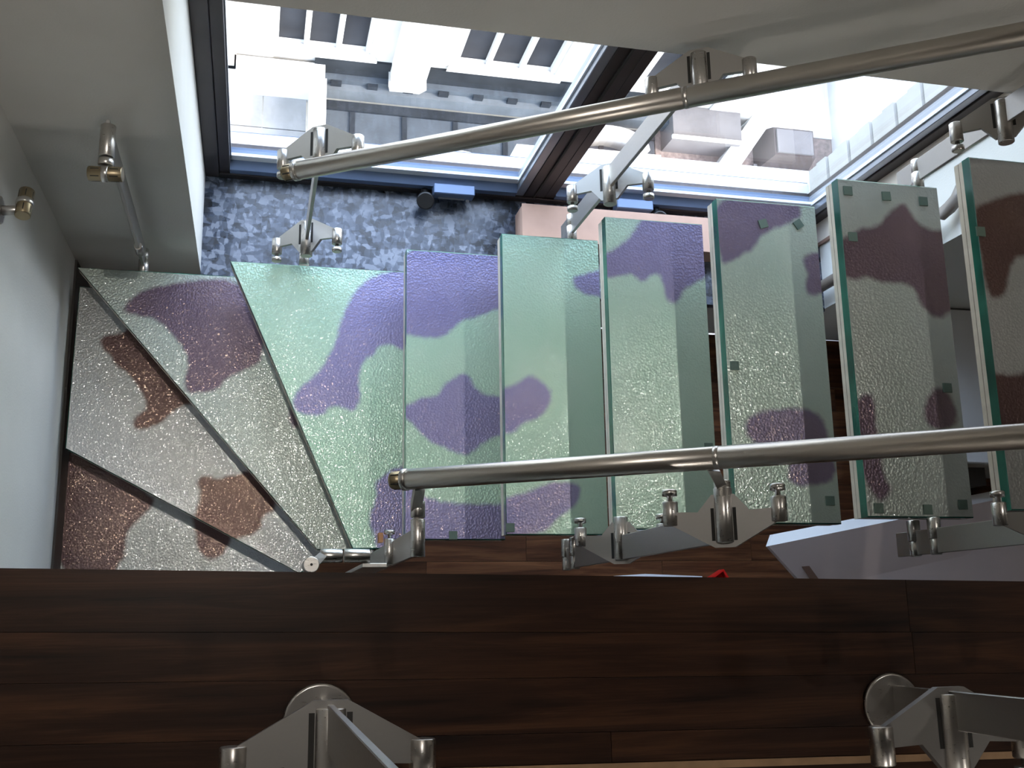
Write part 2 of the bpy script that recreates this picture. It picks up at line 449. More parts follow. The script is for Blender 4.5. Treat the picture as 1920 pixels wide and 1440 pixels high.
tr1 = MB().prism([(-0.948, os_(-0.948)), (1.70, os_(1.70)), (1.70, os_(1.70) - 0.011), (-0.948, os_(-0.948) - 0.011)], ZU - 0.014, ZU + 0.002).build('edge_strip', 'oak', fu)
tr1['label'] = 'pale oak edge strip'
for r in range(6):
    d0 = 0.0112 + r * 0.12; d1 = d0 + 0.1195
    a, b = -0.948, 1.70
    MB().prism([(a, os_(a) - d0), (b, os_(b) - d0), (b, os_(b) - d1), (a, os_(a) - d1)], ZU - 0.014, ZU).build('plank', 'walnut', fu)
MB().prism([(-0.948, os_(-0.948) - 0.7315), (1.7, os_(1.7) - 0.7315), (1.7, -2.998), (-0.948, -2.998)], ZU - 0.014, ZU).build('plank_field', 'walnut', fu)
MB().box(1.7004, 3.998, -2.998, WY - 0.002, ZU - 0.014, ZU).build('plank_field', 'walnut', fu)

# granite sill in the recess
sill = struct(MB().box(-0.58, 1.65, WY - 0.01, 1.30, -0.65, -0.61).build('trim_1', 'granite'), 'polished blue speckled granite window sill')

# white skirting edge and dark stringer along the left wall
struct(MB().box(-0.95, -0.943, -0.6, WY - 0.002, -0.95, -0.56).build('trim_2', 'dark'), 'dark brown stringer board on the left wall')
struct(MB().box(-0.9395, -0.9365, -0.6, 0.22, -0.90, -0.705).build('trim_3', 'steel'), 'thin metal edge beside the lowest tread')

# right reveal lining
struct(MB().box(1.642, 1.65, 1.155, 1.23, -0.61, 0.965).build('trim_4', 'cream'), 'cream lining board of the window recess')
struct(MB().box(1.640, 1.65, 1.143, 1.155, -0.61, 0.965).build('trim_5', 'brownline'), 'brown edge strip of the window recess lining')

# ------------------------------------------------------------------ the window
GY = 1.275
win = setting('window_1', (0.53, 1.23, -0.61), 'dark bronze framed window of two tall sashes')
MB().box(-0.580, -0.535, 1.23, 1.34, -0.61, 0.965).build('jamb', 'frame', win, 0.002)
MB().box(1.600, 1.650, 1.23, 1.34, -0.61, 0.965).build('jamb', 'frame', win, 0.002)
MB().box(-0.535, 1.600, 1.23, 1.34, 0.90, 0.965).build('head', 'frame', win, 0.002)
MB().box(-0.535, 1.600, 1.228, 1.34, -0.61, -0.575).build('bottom_rail', 'frame', win, 0.002)
mu = MB().box(0.490, 0.566, 1.235, 1.34, -0.575, 0.90).build('mullion', 'frame', win, 0.002)
MB().box(0.5245, 0.5315, 1.229, 1.236, -0.575, 0.90).build('groove_strip', 'slot', mu)
for k, (x0, x1) in enumerate(((-0.535, 0.490), (0.566, 1.600))):
    sa = MB().box(x0, x0 + 0.034, 1.236, 1.30, -0.575, 0.90).build('sash_stile', 'frame' if k == 0 else 'frame', win, 0.002)
    MB().box(x1 - 0.030, x1, 1.236, 1.30, -0.575, 0.90).build('sash_stile', 'alu', win, 0.002)
    br = MB().loft([(x0 + .034, 1.232, -0.575), (x1 - .03, 1.232, -0.575), (x1 - .03, 1.30, -0.575), (x0 + .034, 1.30, -0.575)],
              [(x0 + .034, 1.232, -0.545), (x1 - .03, 1.232, -0.545), (x1 - .03, 1.30, -0.520), (x0 + .034, 1.30, -0.520)]).build('sash_rail', 'sky_blue', win)
    MB().box(x0 + .034, x1 - .03, 1.262, 1.272, -0.545, -0.500).build('glazing_bead', 'gasket', br)
    MB().box(x1 - .036, x1 - .030, 1.258, 1.270, -0.52, 0.90).build('glazing_bead', 'gasket', br)
    MB().box(x0 + .034, x0 + .038, 1.260, 1.270, -0.52, 0.90).build('glazing_bead', 'alu', br)
    MB().box(x0 + 0.03, x1 - 0.028, GY - 0.003, GY + 0.003, -0.53, 0.905).build('pane', 'pane', win)
# two window handles on the bottom rail
for k, (xa, xb, xk) in enumerate(((0.165, 0.305, 0.142), (0.815, 0.950, 0.985))):
    h = MB().box(xa, xb, 1.196, 1.232, -0.565, -0.515).build('handle_plate', 'sky_blue', win, 0.003)
    h['label'] = 'flat window handle plate on the bottom rail'
    MB().lathe((xk, 1.185, -0.560), (-0.12, -0.45, 0.88), [(0, 0.026), (0.003, 0.030), (0.020, 0.030), (0.024, 0.026)], 28).build('knob', 'black', h)
    MB().box((xa + 0.02) , xb - 0.03, 1.192, 1.196, -0.555, -0.549).build('lever', 'steel', h)
    MB().lathe((xb - 0.018, 1.198, -0.56), (0, -1, 0.3), [(0, 0.006), (0.008, 0.006)], 12).build('screw', 'steel', h)
    MB().cyl((xk, 1.19, -0.575), (xk, 1.232, -0.575), 0.012, 16).build('spindle', 'black', h)

# exterior: metal sill, white stepped ledge with brackets, toothed brick jamb
ex = thing('outer_sill', (0.5, 1.4, -0.72), 'pale stone ledge stepping out below the window outside', 'ledge')
MB().box(-0.62, 1.648, 1.342, 1.42, -0.72, -0.655).build('metal_flashing', 'flash', ex)
MB().box(0.60, 2.1, 1.47, 1.59, -1.05, -0.95).build('stone_course', 'stone2', ex)
MB().box(0.60, 2.1, 1.60, 1.68, -1.22, -1.08).build('stone_course', 'stone2', ex)
for xx in (1.52, 1.80):
    MB().loft([(xx, 1.48, -0.95), (xx + 0.10, 1.48, -0.95), (xx + 0.12, 1.56, -0.95), (xx - 0.02, 1.56, -0.95)],
              [(xx + 0.02, 1.48, -0.90), (xx + 0.08, 1.48, -0.90), (xx + 0.08, 1.53, -0.90), (xx + 0.02, 1.53, -0.90)]).build('bracket', 'sky_blue', ex)
bj = thing('brick_jamb', (1.70, 1.42, -0.6), 'toothed pale brick jamb outside the recess', 'wall')
for k in range(22):
    z = -0.62 + k * 0.072
    w = 0.022 if k % 2 else 0.014
    MB().box(1.65 - w, 1.70, 1.36 , 1.45, z, z + 0.066).build('brick', 'stone', bj)

# ------------------------------------------------------------------ the glass staircase
BLOBS = {
 'W1': [[(0.068,0.811),(-0.069,0.781),(-0.129,0.722),(-0.158,0.652),(-0.180,0.561),(-0.218,0.482),(-0.276,0.433),(-0.294,0.387),(-0.278,0.358),(-0.211,0.355),(-0.187,0.386),(-0.157,0.383),(-0.123,0.368),(-0.102,0.409),(-0.114,0.461),(-0.095,0.524),(-0.065,0.535),(-0.059,0.562),(-0.016,0.572),(0.018,0.550),(0.069,0.552)],
   [(0.070,0.224),(0.011,0.220),(-0.024,0.203),(-0.057,0.175),(-0.060,0.150),(-0.054,0.131),(-0.071,0.093),(-0.077,0.067),(-0.062,0.028),(-0.052,-0.028),(0.070,-0.028)]],
 'W2': [[(-0.779,0.684),(-0.742,0.729),(-0.705,0.753),(-0.592,0.781),(-0.466,0.800),(-0.375,0.706),(-0.375,0.548),(-0.424,0.519),(-0.478,0.490),(-0.497,0.458),(-0.541,0.446),(-0.585,0.441),(-0.597,0.480),(-0.580,0.534),(-0.618,0.601),(-0.680,0.662),(-0.749,0.669)],
   [(-0.298,0.396),(-0.290,0.361),(-0.279,0.349),(-0.243,0.350),(-0.245,0.414),(-0.288,0.417)]],
 'W3': [[(-0.854,0.629),(-0.843,0.650),(-0.795,0.654),(-0.781,0.671),(-0.747,0.702),(-0.517,0.449),(-0.584,0.447),(-0.625,0.429),(-0.658,0.390),(-0.698,0.368),(-0.727,0.359),(-0.746,0.376),(-0.740,0.404),(-0.705,0.426),(-0.718,0.465),(-0.740,0.497),(-0.768,0.534),(-0.810,0.560),(-0.816,0.581),(-0.843,0.602)],
   [(-0.552,0.199),(-0.550,0.223),(-0.527,0.230),(-0.499,0.216),(-0.461,0.229),(-0.422,0.238),(-0.399,0.250),(-0.319,0.218),(-0.321,0.121),(-0.360,0.113),(-0.361,0.070),(-0.392,0.049),(-0.438,0.041),(-0.436,-0.006),(-0.557,0.056),(-0.559,0.096),(-0.553,0.119),(-0.540,0.175)]],
 'W4': [[(-0.568,0.103),(-0.558,0.062),(-0.551,0.021),(-0.518,-0.015),(-0.483,-0.007),(-0.456,0.034),(-0.442,0.087),(-0.542,0.170),(-0.581,0.153)],
   [(-0.991,0.345),(-0.853,0.282),(-0.686,0.185),(-0.692,0.152),(-0.729,0.110),(-0.758,0.078),(-0.763,0.037),(-0.761,-0.003),(-0.782,-0.027),(-0.787,-0.075),(-0.960,-0.074)]],
 'A': [[(-0.018,0.842),(-0.016,0.558),(-0.002,0.555),(0.082,0.544),(0.121,0.567),(0.157,0.604),(0.196,0.614),(0.257,0.641),(0.299,0.651),(0.303,0.865)],
   [(-0.015,0.350),(0.004,0.358),(0.053,0.385),(0.091,0.386),(0.101,0.421),(0.126,0.432),(0.150,0.452),(0.175,0.449),(0.185,0.419),(0.215,0.395),(0.254,0.392),(0.295,0.390),(0.293,0.286),(0.252,0.282),(0.214,0.262),(0.181,0.232),(0.156,0.224),(0.115,0.241),(0.057,0.265),(0.014,0.315),(-0.015,0.329)],
   [(-0.014,0.171),(0.043,0.115),(0.075,0.107),(0.108,0.099),(0.167,0.094),(0.290,0.098),(0.288,-0.025),(-0.012,-0.024)]],
 'B': [[(0.425,0.685),(0.441,0.695),(0.508,0.715),(0.543,0.728),(0.540,0.641),(0.505,0.639),(0.460,0.642),(0.435,0.660)],
   [(0.210,0.373),(0.229,0.378),(0.263,0.389),(0.292,0.409),(0.307,0.412),(0.339,0.396),(0.363,0.364),(0.342,0.317),(0.313,0.296),(0.280,0.287),(0.261,0.263),(0.227,0.252),(0.209,0.250)],
   [(0.207,0.091),(0.230,0.094),(0.293,0.109),(0.336,0.130),(0.383,0.137),(0.423,0.133),(0.431,0.117),(0.421,0.079),(0.401,0.063),(0.378,0.053),(0.341,0.011),(0.303,0.002),(0.228,-0.022),(0.205,-0.022)]],
 'C': [[(0.541,0.771),(0.583,0.819),(0.772,0.834),(0.761,0.662),(0.733,0.651),(0.695,0.632),(0.673,0.615),(0.652,0.579),(0.636,0.576),(0.620,0.589),(0.616,0.623),(0.612,0.647),(0.596,0.655),(0.581,0.648),(0.568,0.632),(0.555,0.631),(0.540,0.643),(0.529,0.650),(0.505,0.642),(0.472,0.635),(0.445,0.634),(0.447,0.695),(0.469,0.704),(0.484,0.711),(0.505,0.729),(0.526,0.743)]],
 'D': [[(0.679,0.815),(0.694,0.629),(0.728,0.636),(0.761,0.661),(0.791,0.674),(0.803,0.705),(0.823,0.717),(0.864,0.739),(0.906,0.757),(0.927,0.770),(0.926,0.822)],
   [(0.923,0.664),(0.943,0.674),(0.972,0.680),(1.019,0.686),(1.008,0.573),(0.966,0.568),(0.938,0.561),(0.920,0.574),(0.922,0.600),(0.933,0.619),(0.921,0.640)],
   [(0.729,0.241),(0.782,0.268),(0.852,0.277),(0.923,0.273),(0.948,0.234),(0.956,0.169),(0.967,0.131),(0.950,0.099),(0.864,0.085),(0.831,0.103),(0.841,0.141),(0.830,0.173),(0.775,0.178),(0.742,0.197)]],
 'E': [[(0.900,0.645),(0.930,0.647),(0.969,0.675),(1.023,0.685),(1.056,0.721),(1.091,0.751),(1.114,0.743),(1.129,0.705),(1.169,0.686),(1.235,0.695),(1.224,0.496),(1.180,0.478),(1.170,0.467),(1.144,0.475),(1.114,0.502),(1.109,0.536),(1.078,0.551),(1.033,0.544),(0.980,0.562),(0.952,0.547),(0.925,0.554),(0.892,0.552)],
   [(0.904,0.251),(0.928,0.265),(0.955,0.281),(0.972,0.274),(0.971,0.222),(0.976,0.135),(0.980,0.085),(0.995,0.067),(0.983,0.045),(0.965,0.031),(0.949,0.046),(0.934,0.069),(0.924,0.098),(0.890,0.106)],
   [(1.094,0.242),(1.122,0.292),(1.146,0.304),(1.171,0.289),(1.186,0.229),(1.174,0.206),(1.110,0.198)]],
 'F': [[(1.141,0.668),(1.222,0.707),(1.295,0.726),(1.427,0.737),(1.402,0.580),(1.260,0.576),(1.226,0.530),(1.210,0.467),(1.163,0.470),(1.161,0.563)],
   [(1.128,0.306),(1.186,0.291),(1.234,0.299),(1.358,0.304),(1.340,0.184),(1.162,0.167),(1.117,0.224)]],
}


def sdist(px, py, poly):
    d = 1e9; inside = False
    n_ = len(poly); j = n_ - 1
    for i in range(n_):
        xi, yi = poly[i]; xj, yj = poly[j]
        ex_, ey = xj - xi, yj - yi
        wx, wy = px - xi, py - yi
        q = ex_ * ex_ + ey * ey
        t = 0 if q == 0 else max(0.0, min(1.0, (wx * ex_ + wy * ey) / q))
        dx, dy = wx - ex_ * t, wy - ey * t
        d = min(d, dx * dx + dy * dy)
        if (yi > py) != (yj > py) and px < (xj - xi) * (py - yi) / (yj - yi) + xi:
            inside = not inside
        j = i
    d = math.sqrt(d)
    return -d if inside else d

def smooth_poly(poly):
    for _ in range(1):
        out = []
        for i in range(len(poly)):
            a = poly[i]; b = poly[(i + 1) % len(poly)]
            out.append((a[0] * .75 + b[0] * .25, a[1] * .75 + b[1] * .25)); out.append((a[0] * .25 + b[0] * .75, a[1] * .25 + b[1] * .75))
        poly = out
    return poly

stair = thing('glass_staircase', (0.3, 0.4, ZF), 'staircase of thick textured glass treads with purple cow-like blotches on ply', 'staircase')
so = origin(stair)

def inset(poly, d):
    cx = sum(p[0] for p in poly) / len(poly); cy = sum(p[1] for p in poly) / len(poly)
    out = []
    for x, y in poly:
        L = math.hypot(x - cx, y - cy); out.append((x + (cx - x) / L * d, y + (cy - y) / L * d))
    return out

def tread(poly, z, blobs, label, pads=(), tint=0.0):
    bm = bmesh.new()
    GT = 0.026
    rim = 0.0022
    top = inset(poly, rim * 1.3)
    f = bm.faces.new([bm.verts.new((x, y, z)) for x, y in top])
    xs = [p[0] for p in poly]; ys = [p[1] for p in poly]
    st = 0.0085
    k = min(xs) + st
    while k < max(xs):
        bmesh.ops.bisect_plane(bm, geom=bm.verts[:] + bm.edges[:] + bm.faces[:], plane_co=(k, 0, 0), plane_no=(1, 0, 0)); k += st
    k = min(ys) + st
    while k < max(ys):
        bmesh.ops.bisect_plane(bm, geom=bm.verts[:] + bm.edges[:] + bm.faces[:], plane_co=(0, k, 0), plane_no=(0, 1, 0)); k += st
    for f in bm.faces:
        if f.normal.z < 0: f.normal_flip()
        f.material_index = 0
    lay = bm.verts.layers.float.new('blob')
    lf = bm.verts.layers.float.new('window_tint')
    pl = [smooth_poly(b) for b in blobs]
    for v in bm.verts:
        v[lf] = tint  # painted window light, stronger on the treads that catch it
        v[lay] = min([sdist(v.co.x, v.co.y, b) for b in pl] + [0.2])
    # chamfered green rim and sides
    n_ = len(poly)
    ta = [bm.verts.new((x, y, z)) for x, y in top]
    tb = [bm.verts.new((x, y, z - rim)) for x, y in poly]
    tcv = [bm.verts.new((x, y, z - GT)) for x, y in poly]
    new = []
    for i in range(n_):
        j = (i + 1) % n_
        for a, b in ((ta, tb), (tb, tcv)):
            fc = bm.faces.new((a[i], b[i], b[j], a[j])); fc.material_index = 1; new.append(fc)
    fc = bm.faces.new(tcv); fc.material_index = 1; new.append(fc)
    for v in ta + tb + tcv: v[lay] = 0.2
    cx = sum(xs) / n_; cy = sum(ys) / n_
    bm.normal_update()
    for fc in new:
        c_ = fc.calc_center_median()
        outd = Vector((c_.x - cx, c_.y - cy, 0)) if abs(fc.normal.z) < 0.9 else Vector((0, 0, -1))
        if fc.normal.dot(outd) < 0: fc.normal_flip()
    bmesh.ops.translate(bm, verts=bm.verts, vec=-so)
    me = bpy.data.meshes.new('tread'); bm.to_mesh(me); bm.free()
    me.materials.append(M['dichroic']); me.materials.append(M['glass_edge'])
    o = bpy.data.objects.new('tread', me); C.objects.link(o); o.parent = stair
    o['label'] = label
    low = inset(poly, 0.001)
    MB().prism(low, z - 0.0385, z - GT).build('ply_layer', 'ply', o)
    MB().prism(inset(poly, 0.0022), z - 0.0405, z - 0.0385).build('glue_line', 'glue', o)
    MB().prism(low, z - TH, z - 0.0405).build('ply_layer', 'ply', o)
    for (x, y, a) in pads:
        w = 0.011
        c_, s_ = math.cos(a) * w, math.sin(a) * w
        MB().prism([(x + c_ - s_, y + s_ + c_), (x - c_ - s_, y - s_ + c_), (x - c_ + s_, y - s_ - c_), (x + c_ + s_, y + s_ - c_)], z, z + 0.003).build('spacer_pad', 'pad', o)
    return o

def rect(i): return [(i * GO, 0), (i * GO + TW, 0), (i * GO + TW, TL), (i * GO, TL)]
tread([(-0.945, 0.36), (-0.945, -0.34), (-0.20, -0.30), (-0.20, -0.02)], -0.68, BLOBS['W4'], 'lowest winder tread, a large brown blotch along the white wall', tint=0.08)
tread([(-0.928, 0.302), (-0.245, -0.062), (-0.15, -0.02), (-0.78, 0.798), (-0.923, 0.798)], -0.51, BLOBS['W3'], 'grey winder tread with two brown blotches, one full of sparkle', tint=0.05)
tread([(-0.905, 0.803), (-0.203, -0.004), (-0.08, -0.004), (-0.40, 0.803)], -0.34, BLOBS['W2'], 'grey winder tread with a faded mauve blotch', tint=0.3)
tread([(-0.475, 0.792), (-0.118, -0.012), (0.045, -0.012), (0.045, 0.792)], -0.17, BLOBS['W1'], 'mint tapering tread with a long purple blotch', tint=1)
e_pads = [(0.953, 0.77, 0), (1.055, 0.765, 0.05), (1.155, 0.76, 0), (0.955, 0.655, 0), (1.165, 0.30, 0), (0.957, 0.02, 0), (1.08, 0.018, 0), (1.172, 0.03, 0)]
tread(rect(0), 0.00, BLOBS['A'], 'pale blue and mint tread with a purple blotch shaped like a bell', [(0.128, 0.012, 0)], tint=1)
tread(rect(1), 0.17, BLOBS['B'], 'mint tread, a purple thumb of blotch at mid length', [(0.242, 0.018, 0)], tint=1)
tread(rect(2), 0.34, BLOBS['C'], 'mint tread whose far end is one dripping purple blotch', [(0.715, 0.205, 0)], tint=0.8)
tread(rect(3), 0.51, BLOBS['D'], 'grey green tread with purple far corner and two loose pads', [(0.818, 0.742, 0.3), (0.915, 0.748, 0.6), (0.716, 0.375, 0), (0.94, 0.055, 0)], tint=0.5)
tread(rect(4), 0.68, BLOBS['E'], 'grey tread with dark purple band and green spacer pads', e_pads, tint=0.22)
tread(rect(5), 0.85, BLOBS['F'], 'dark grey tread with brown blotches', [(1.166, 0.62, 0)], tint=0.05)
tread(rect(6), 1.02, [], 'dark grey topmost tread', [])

# ------------------------------------------------------------------ balustrade
def spider(parent, x, yb, z, sgn, ang, k=1.0):
    """plate in the plane of the slope and the cross direction; apex away from the glass side"""
    u = Vector((math.cos(ang), 0, math.sin(ang))); nrm = Vector((-math.sin(ang), 0, math.cos(ang)))
    yv = Vector((0, sgn, 0))
    base = Vector((x, yb - sgn * 0.036 * k, z))
    P_ = lambda s, t, h=0: base + u * (s * k) + yv * (t * k) + nrm * (h * k)
    half = [(0.018, 0.0), (0.108, 0.050), (0.109, 0.062), (0.086, 0.066), (0.046, 0.064), (0.020, 0.094)]
    pts = [P_(s, t) for s, t in half] + [P_(-s, t) for s, t in half[::-1]]
    sp = MB().extr(pts, nrm * (0.010 * k)).build('spider_plate', 'steel_plate', parent)
    MB().cyl(P_(0, 0.008), P_(0, 0.106), 0.0165 * k, 28).build('hub', 'steel', sp)
    MB().extr([P_(-0.0225, 0.012), P_(-0.0165, 0.012), P_(-0.0165, 0.070), P_(-0.0225, 0.070)], nrm * (0.0106 * k)).build('slot', 'slot', sp)
    MB().extr([P_(0.0225, 0.012), P_(0.0165, 0.012), P_(0.0165, 0.070), P_(0.0225, 0.070)], nrm * (0.0106 * k)).build('slot', 'slot', sp)
    for s in (-0.0965, 0.0965):
        a = P_(s, 0.040); b = P_(s, 0.086)
        pad = MB().lathe(a, yv, [(0.002 * k, 0.0130 * k), (0.003 * k, 0.0140 * k), (0.0445 * k, 0.0140 * k), (0.046 * k, 0.0125 * k)], 22).build('pad', 'steel', sp)
        MB().lathe(b, yv, [(0, 0.005 * k), (0.010 * k, 0.005 * k), (0.0102 * k, 0.0135 * k), (0.020 * k, 0.0135 * k), (0.022 * k, 0.011 * k)], 22).build('cap', 'steel', sp)
    return sp

def bar(parent, x, yb, z0, z1):
    return MB().box(x - 0.0045, x + 0.0045, yb - 0.0275, yb + 0.0275, z0, z1).build('bar', 'steel_plate', parent, 0.001)

def standoffs(parent, x, yb, ytread, zs):
    for z in zs:
        s = 1 if ytread > yb else -1
        MB().cyl((x, yb - s * 0.030, z), (x, yb + s * 0.004, z), 0.0125, 22).build('standoff', 'steel', parent)
        MB().cyl((x, yb + s * 0.004, z), (x, ytread - s * 0.0005, z), 0.0145, 22).build('standoff', 'steel', parent)

SL = math.atan2(0.70, 1.0)
def railz_out(x): return 0.582 + (x + 0.318) * 0.689
def railz_in(x): return 0.698 + (x + 0.103) * 0.711
YO, YI = 0.850, -0.052
RO, RI = 0.750, 0.065
G_OUT = 'flat bar posts of the stair balustrade'

def bracket(parent, x, yb, z, yr, zr, xr=None):
    xr = x if xr is None else xr
    s = 1 if yr > yb else -1
    ya = yr - s * 0.034
    o = MB().cyl((x, yb - s * 0.02, z), (x, ya, z), 0.0150, 28).build('rail_bracket', 'steel', parent)
    MB().extr([(x, ya - s * 0.020, z + 0.006), (x, ya - s * 0.001, z - 0.012), (xr, yr - s * 0.014, zr - 0.0215), (xr, yr - s * 0.0225, zr - 0.009)], (0.022, 0, 0)).build('knuckle', 'steel_plate', o)
    return o

def outer_post(x, z0, zt, zl, zu, label, so_z):
    t = thing('balustrade_post', (x, YO, z0), label, 'post')
    bar(t, x, YO, z0, zt)
    if zl is not None: spider(t, x, YO, zl, -1, SL)
    if zu is not None:
        spider(t, x, YO, zu, -1, SL)
        bracket(t, x, YO - 0.05, zu, RO, railz_out(x - 0.03), x - 0.03)
    standoffs(t, x, YO, TL, so_z)
    return t
outer_post(-0.270, -0.27, 0.525, -0.055, 0.525, 'flat bar post with two spider plates at the mint tapering tread by the granite sill', (-0.195,))
outer_post(0.435, 0.06, 1.010, 0.465, 1.010, 'flat bar post with two spider plates before the window mullion', (0.144,))
outer_post(1.165, 0.58, 1.50, 0.965, 1.50, 'flat bar post with dark spider plate beside the cream recess lining', (0.655,))

# post against the left wall pier, without a rail yet
x = -0.727
t = thing('balustrade_post', (x, YO, -0.36), 'short flat bar post with a bare rail connector against the white pier', 'post')
bar(t, x, YO, -0.36, 0.48)
MB().cyl((x, YO + 0.02, 0.465), (x, YO - 0.055, 0.465), 0.0165, 24).build('hub', 'steel', t)
MB().cyl((x, YO - 0.059, 0.465), (x, YO - 0.075, 0.465), 0.0165, 24).build('hub_ring', 'steel', t)
standoffs(t, x, YO, 0.803, (-0.37 + 0.005,))
MB().cyl((x, YO - 0.02, -0.20), (x, YO - 0.02, -0.26), 0.012, 16).build('clamp', 'steel', t)
def connector(parent, c_, ax, L=0.072, r=0.0165):
    ax = Vector(ax).normalized(); c_ = Vector(c_)
    o = MB().cyl(c_ - ax * L / 2, c_ + ax * L / 2, r, 24).build('rail_connector', 'brass_dark', parent)
    MB().cyl(c_ - ax * 0.007, c_ + ax * 0.007, r + 0.0025, 24).build('ring', 'steel', o)
    u = ax.orthogonal().normalized(); w = ax.cross(u)
    for s in (-1, 1):
        for q in range(6):
            a_ = q * math.pi / 3 + 0.4
            d = u * math.cos(a_) + w * math.sin(a_)
            m0 = c_ + ax * s * 0.020 + d * (r - 0.001)
            MB().cyl(m0 - ax * 0.009, m0 + ax * 0.009, 0.0016, 6, 0.0002).build('slot', 'slot', o)
    return o
connector(t, (x + 0.001, YO - 0.094, 0.465), (1, 0, 0.12))

# rail connector bracket on the left wall
t = thing('wall_bracket', (-0.95, 0.681, 0.397), 'bare rail connector on a round plate on the white wall above the winder treads', 'bracket')
MB().cyl((-0.950, 0.681, 0.397), (-0.942, 0.681, 0.397), 0.030, 32).build('wall_plate', 'steel', t)
MB().cyl((-0.942, 0.681, 0.397), (-0.905, 0.684, 0.399), 0.011, 20).build('stem', 'steel', t)
connector(t, (-0.897, 0.700, 0.40), (0.0, 1, -0.35))

# inner posts
def inner_post(x, z0, zt, zl, zu, label, so_z, ax=None):
    t = thing('balustrade_post', (x, YI, z0), label, 'post')
    bar(t, x, YI, z0, zt)
    if zl is not None: spider(t, x, YI, zl, 1, SL)
    if zu is not None:
        spider(t, x, YI, zu, 1, SL)
        bracket(t, x, YI + 0.05, zu, RI, railz_in(x - 0.03), x - 0.03)
    standoffs(t, x, YI, 0.0, so_z)
    return t
inner_post(0.430, 0.0, 1.010, 0.465, 1.010, 'flat bar post with two spider plates over the walnut floor, carrying the rail joint', (0.03, 0.105))
inner_post(1.085, 0.55, 1.50, 1.06, 1.50, 'flat bar post beside the white panel with pale sloped top', (0.615, 0.690))
# end post of the inner rail: one glass fixing, plain hub
x = -0.066
t = thing('balustrade_post', (x, YI, -0.26), 'end post of the inner handrail with a single glass fixing', 'post')
bar(t, x, YI, -0.26, 0.655)
MB().cyl((x, -0.083, 0.655), (x, -0.008, 0.655), 0.0145, 24).build('hub', 'steel', t)
MB().cyl((x, -0.005, 0.655), (x, 0.028, 0.655), 0.0145, 24).build('hub', 'steel', t)
MB().cyl((x, -0.010, 0.655), (x, 0.0, 0.655), 0.011, 20).build('hub_neck', 'steel', t)
MB().extr([(x - 0.004, 0.006, 0.660), (x - 0.004, 0.028, 0.652), (x - 0.004, 0.060, 0.697), (x - 0.004, 0.043, 0.708)], (0.020, 0, 0)).build('knuckle', 'steel_plate', t)
pd = MB().cyl((x - 0.012, -0.080, 0.30), (x - 0.012, -0.020, 0.30), 0.0125, 22).build('pad', 'steel', t)
MB().lathe((x - 0.012, -0.020, 0.30), (0, 1, 0), [(0, 0.004), (0.010, 0.004), (0.0102, 0.0125), (0.018, 0.0125), (0.0195, 0.010)], 20).build('cap', 'steel', pd)
MB().box(x - 0.036, x - 0.026, -0.028, -0.006, 0.27, 0.30).build('tape', 'tape', pd)
standoffs(t, x, YI, -0.012, (-0.19, -0.235))

# lower flight's end post with its connector turned ninety degrees
t = thing('balustrade_post', (-0.118, -0.075, -0.30), 'end post of the lower flight with a bright connector cap over the winder treads', 'post')
MB().box(-0.1455, -0.0905, -0.088, -0.079, -0.30, 0.36).build('bar', 'steel_plate', t, 0.001)
MB().cyl((-0.128, -0.062, 0.35), (-0.186, -0.062, 0.35), 0.0155, 24).build('hub', 'steel', t)
MB().cyl((-0.189, -0.062, 0.35), (-0.238, -0.062, 0.35), 0.0155, 24).build('hub', 'steel', t)
MB().box(-0.17, -0.128, -0.072, -0.060, 0.25, 0.345).build('link_plate', 'steel_plate', t)
MB().extr([(-0.225, -0.064, 0.36), (-0.24, -0.055, 0.36), (-0.268, -0.080, 0.375), (-0.252, -0.095, 0.375)], (0, 0, 0.012)).build('knuckle', 'steel_plate', t)
cn = MB().cyl((-0.259, -0.083, 0.315), (-0.259, -0.083, 0.392), 0.0175, 28).build('rail_connector', 'steel', t)
MB().cyl((-0.259, -0.083, 0.392), (-0.259, -0.083, 0.3935), 0.003, 12, 0.0003).build('screw_hole', 'slot', cn)

# handrails
def handrail(name, y, zf, x0, x1, xj, label):
    p0 = Vector((x0, y, zf(x0))); p1 = Vector((x1, y, zf(x1))); d = (p1 - p0).normalized()
    t = thing(name, tuple(p0), label, 'handrail')
    R_ = 0.0205
    pj = Vector((xj, y, zf(xj)))
    MB().cyl(p0 + d * 0.032, pj - d * 0.004, R_, 40, 0.001).build('tube', 'steel_rail', t)
    MB().cyl(pj + d * 0.004, p1, R_, 40, 0.001).build('tube', 'steel_rail', t)
    MB().cyl(pj - d * 0.0045, pj + d * 0.0045, R_ + 0.0005, 40, 0.0006).build('joint', 'steel', t)
    MB().cyl(p0 + d * 0.026, p0 + d * 0.038, R_ + 0.0012, 40, 0.001).build('collar', 'steel', t)
    e_ = MB().lathe(p0, d, [(0, 0.012), (0.002, 0.0165), (0.006, 0.0178), (0.030, 0.0178)], 32).build('end_connector', 'brass_dark', t)
    u = d.orthogonal().normalized(); w = d.cross(u)
    for q in range(6):
        a_ = q * math.pi / 3 + 0.2
        dd = u * math.cos(a_) + w * math.sin(a_)
        MB().cyl(p0 + d * 0.007 + dd * 0.0172, p0 + d * 0.025 + dd * 0.0172, 0.0018, 6, 0.0002).build('slot', 'slot', e_)
handrail('handrail', RO, railz_out, -0.349, 1.75, 0.379, 'long steel handrail in front of the window')
handrail('handrail', RI, railz_in, -0.124, 1.60, 0.401, 'steel handrail on the open side above the walnut floor')

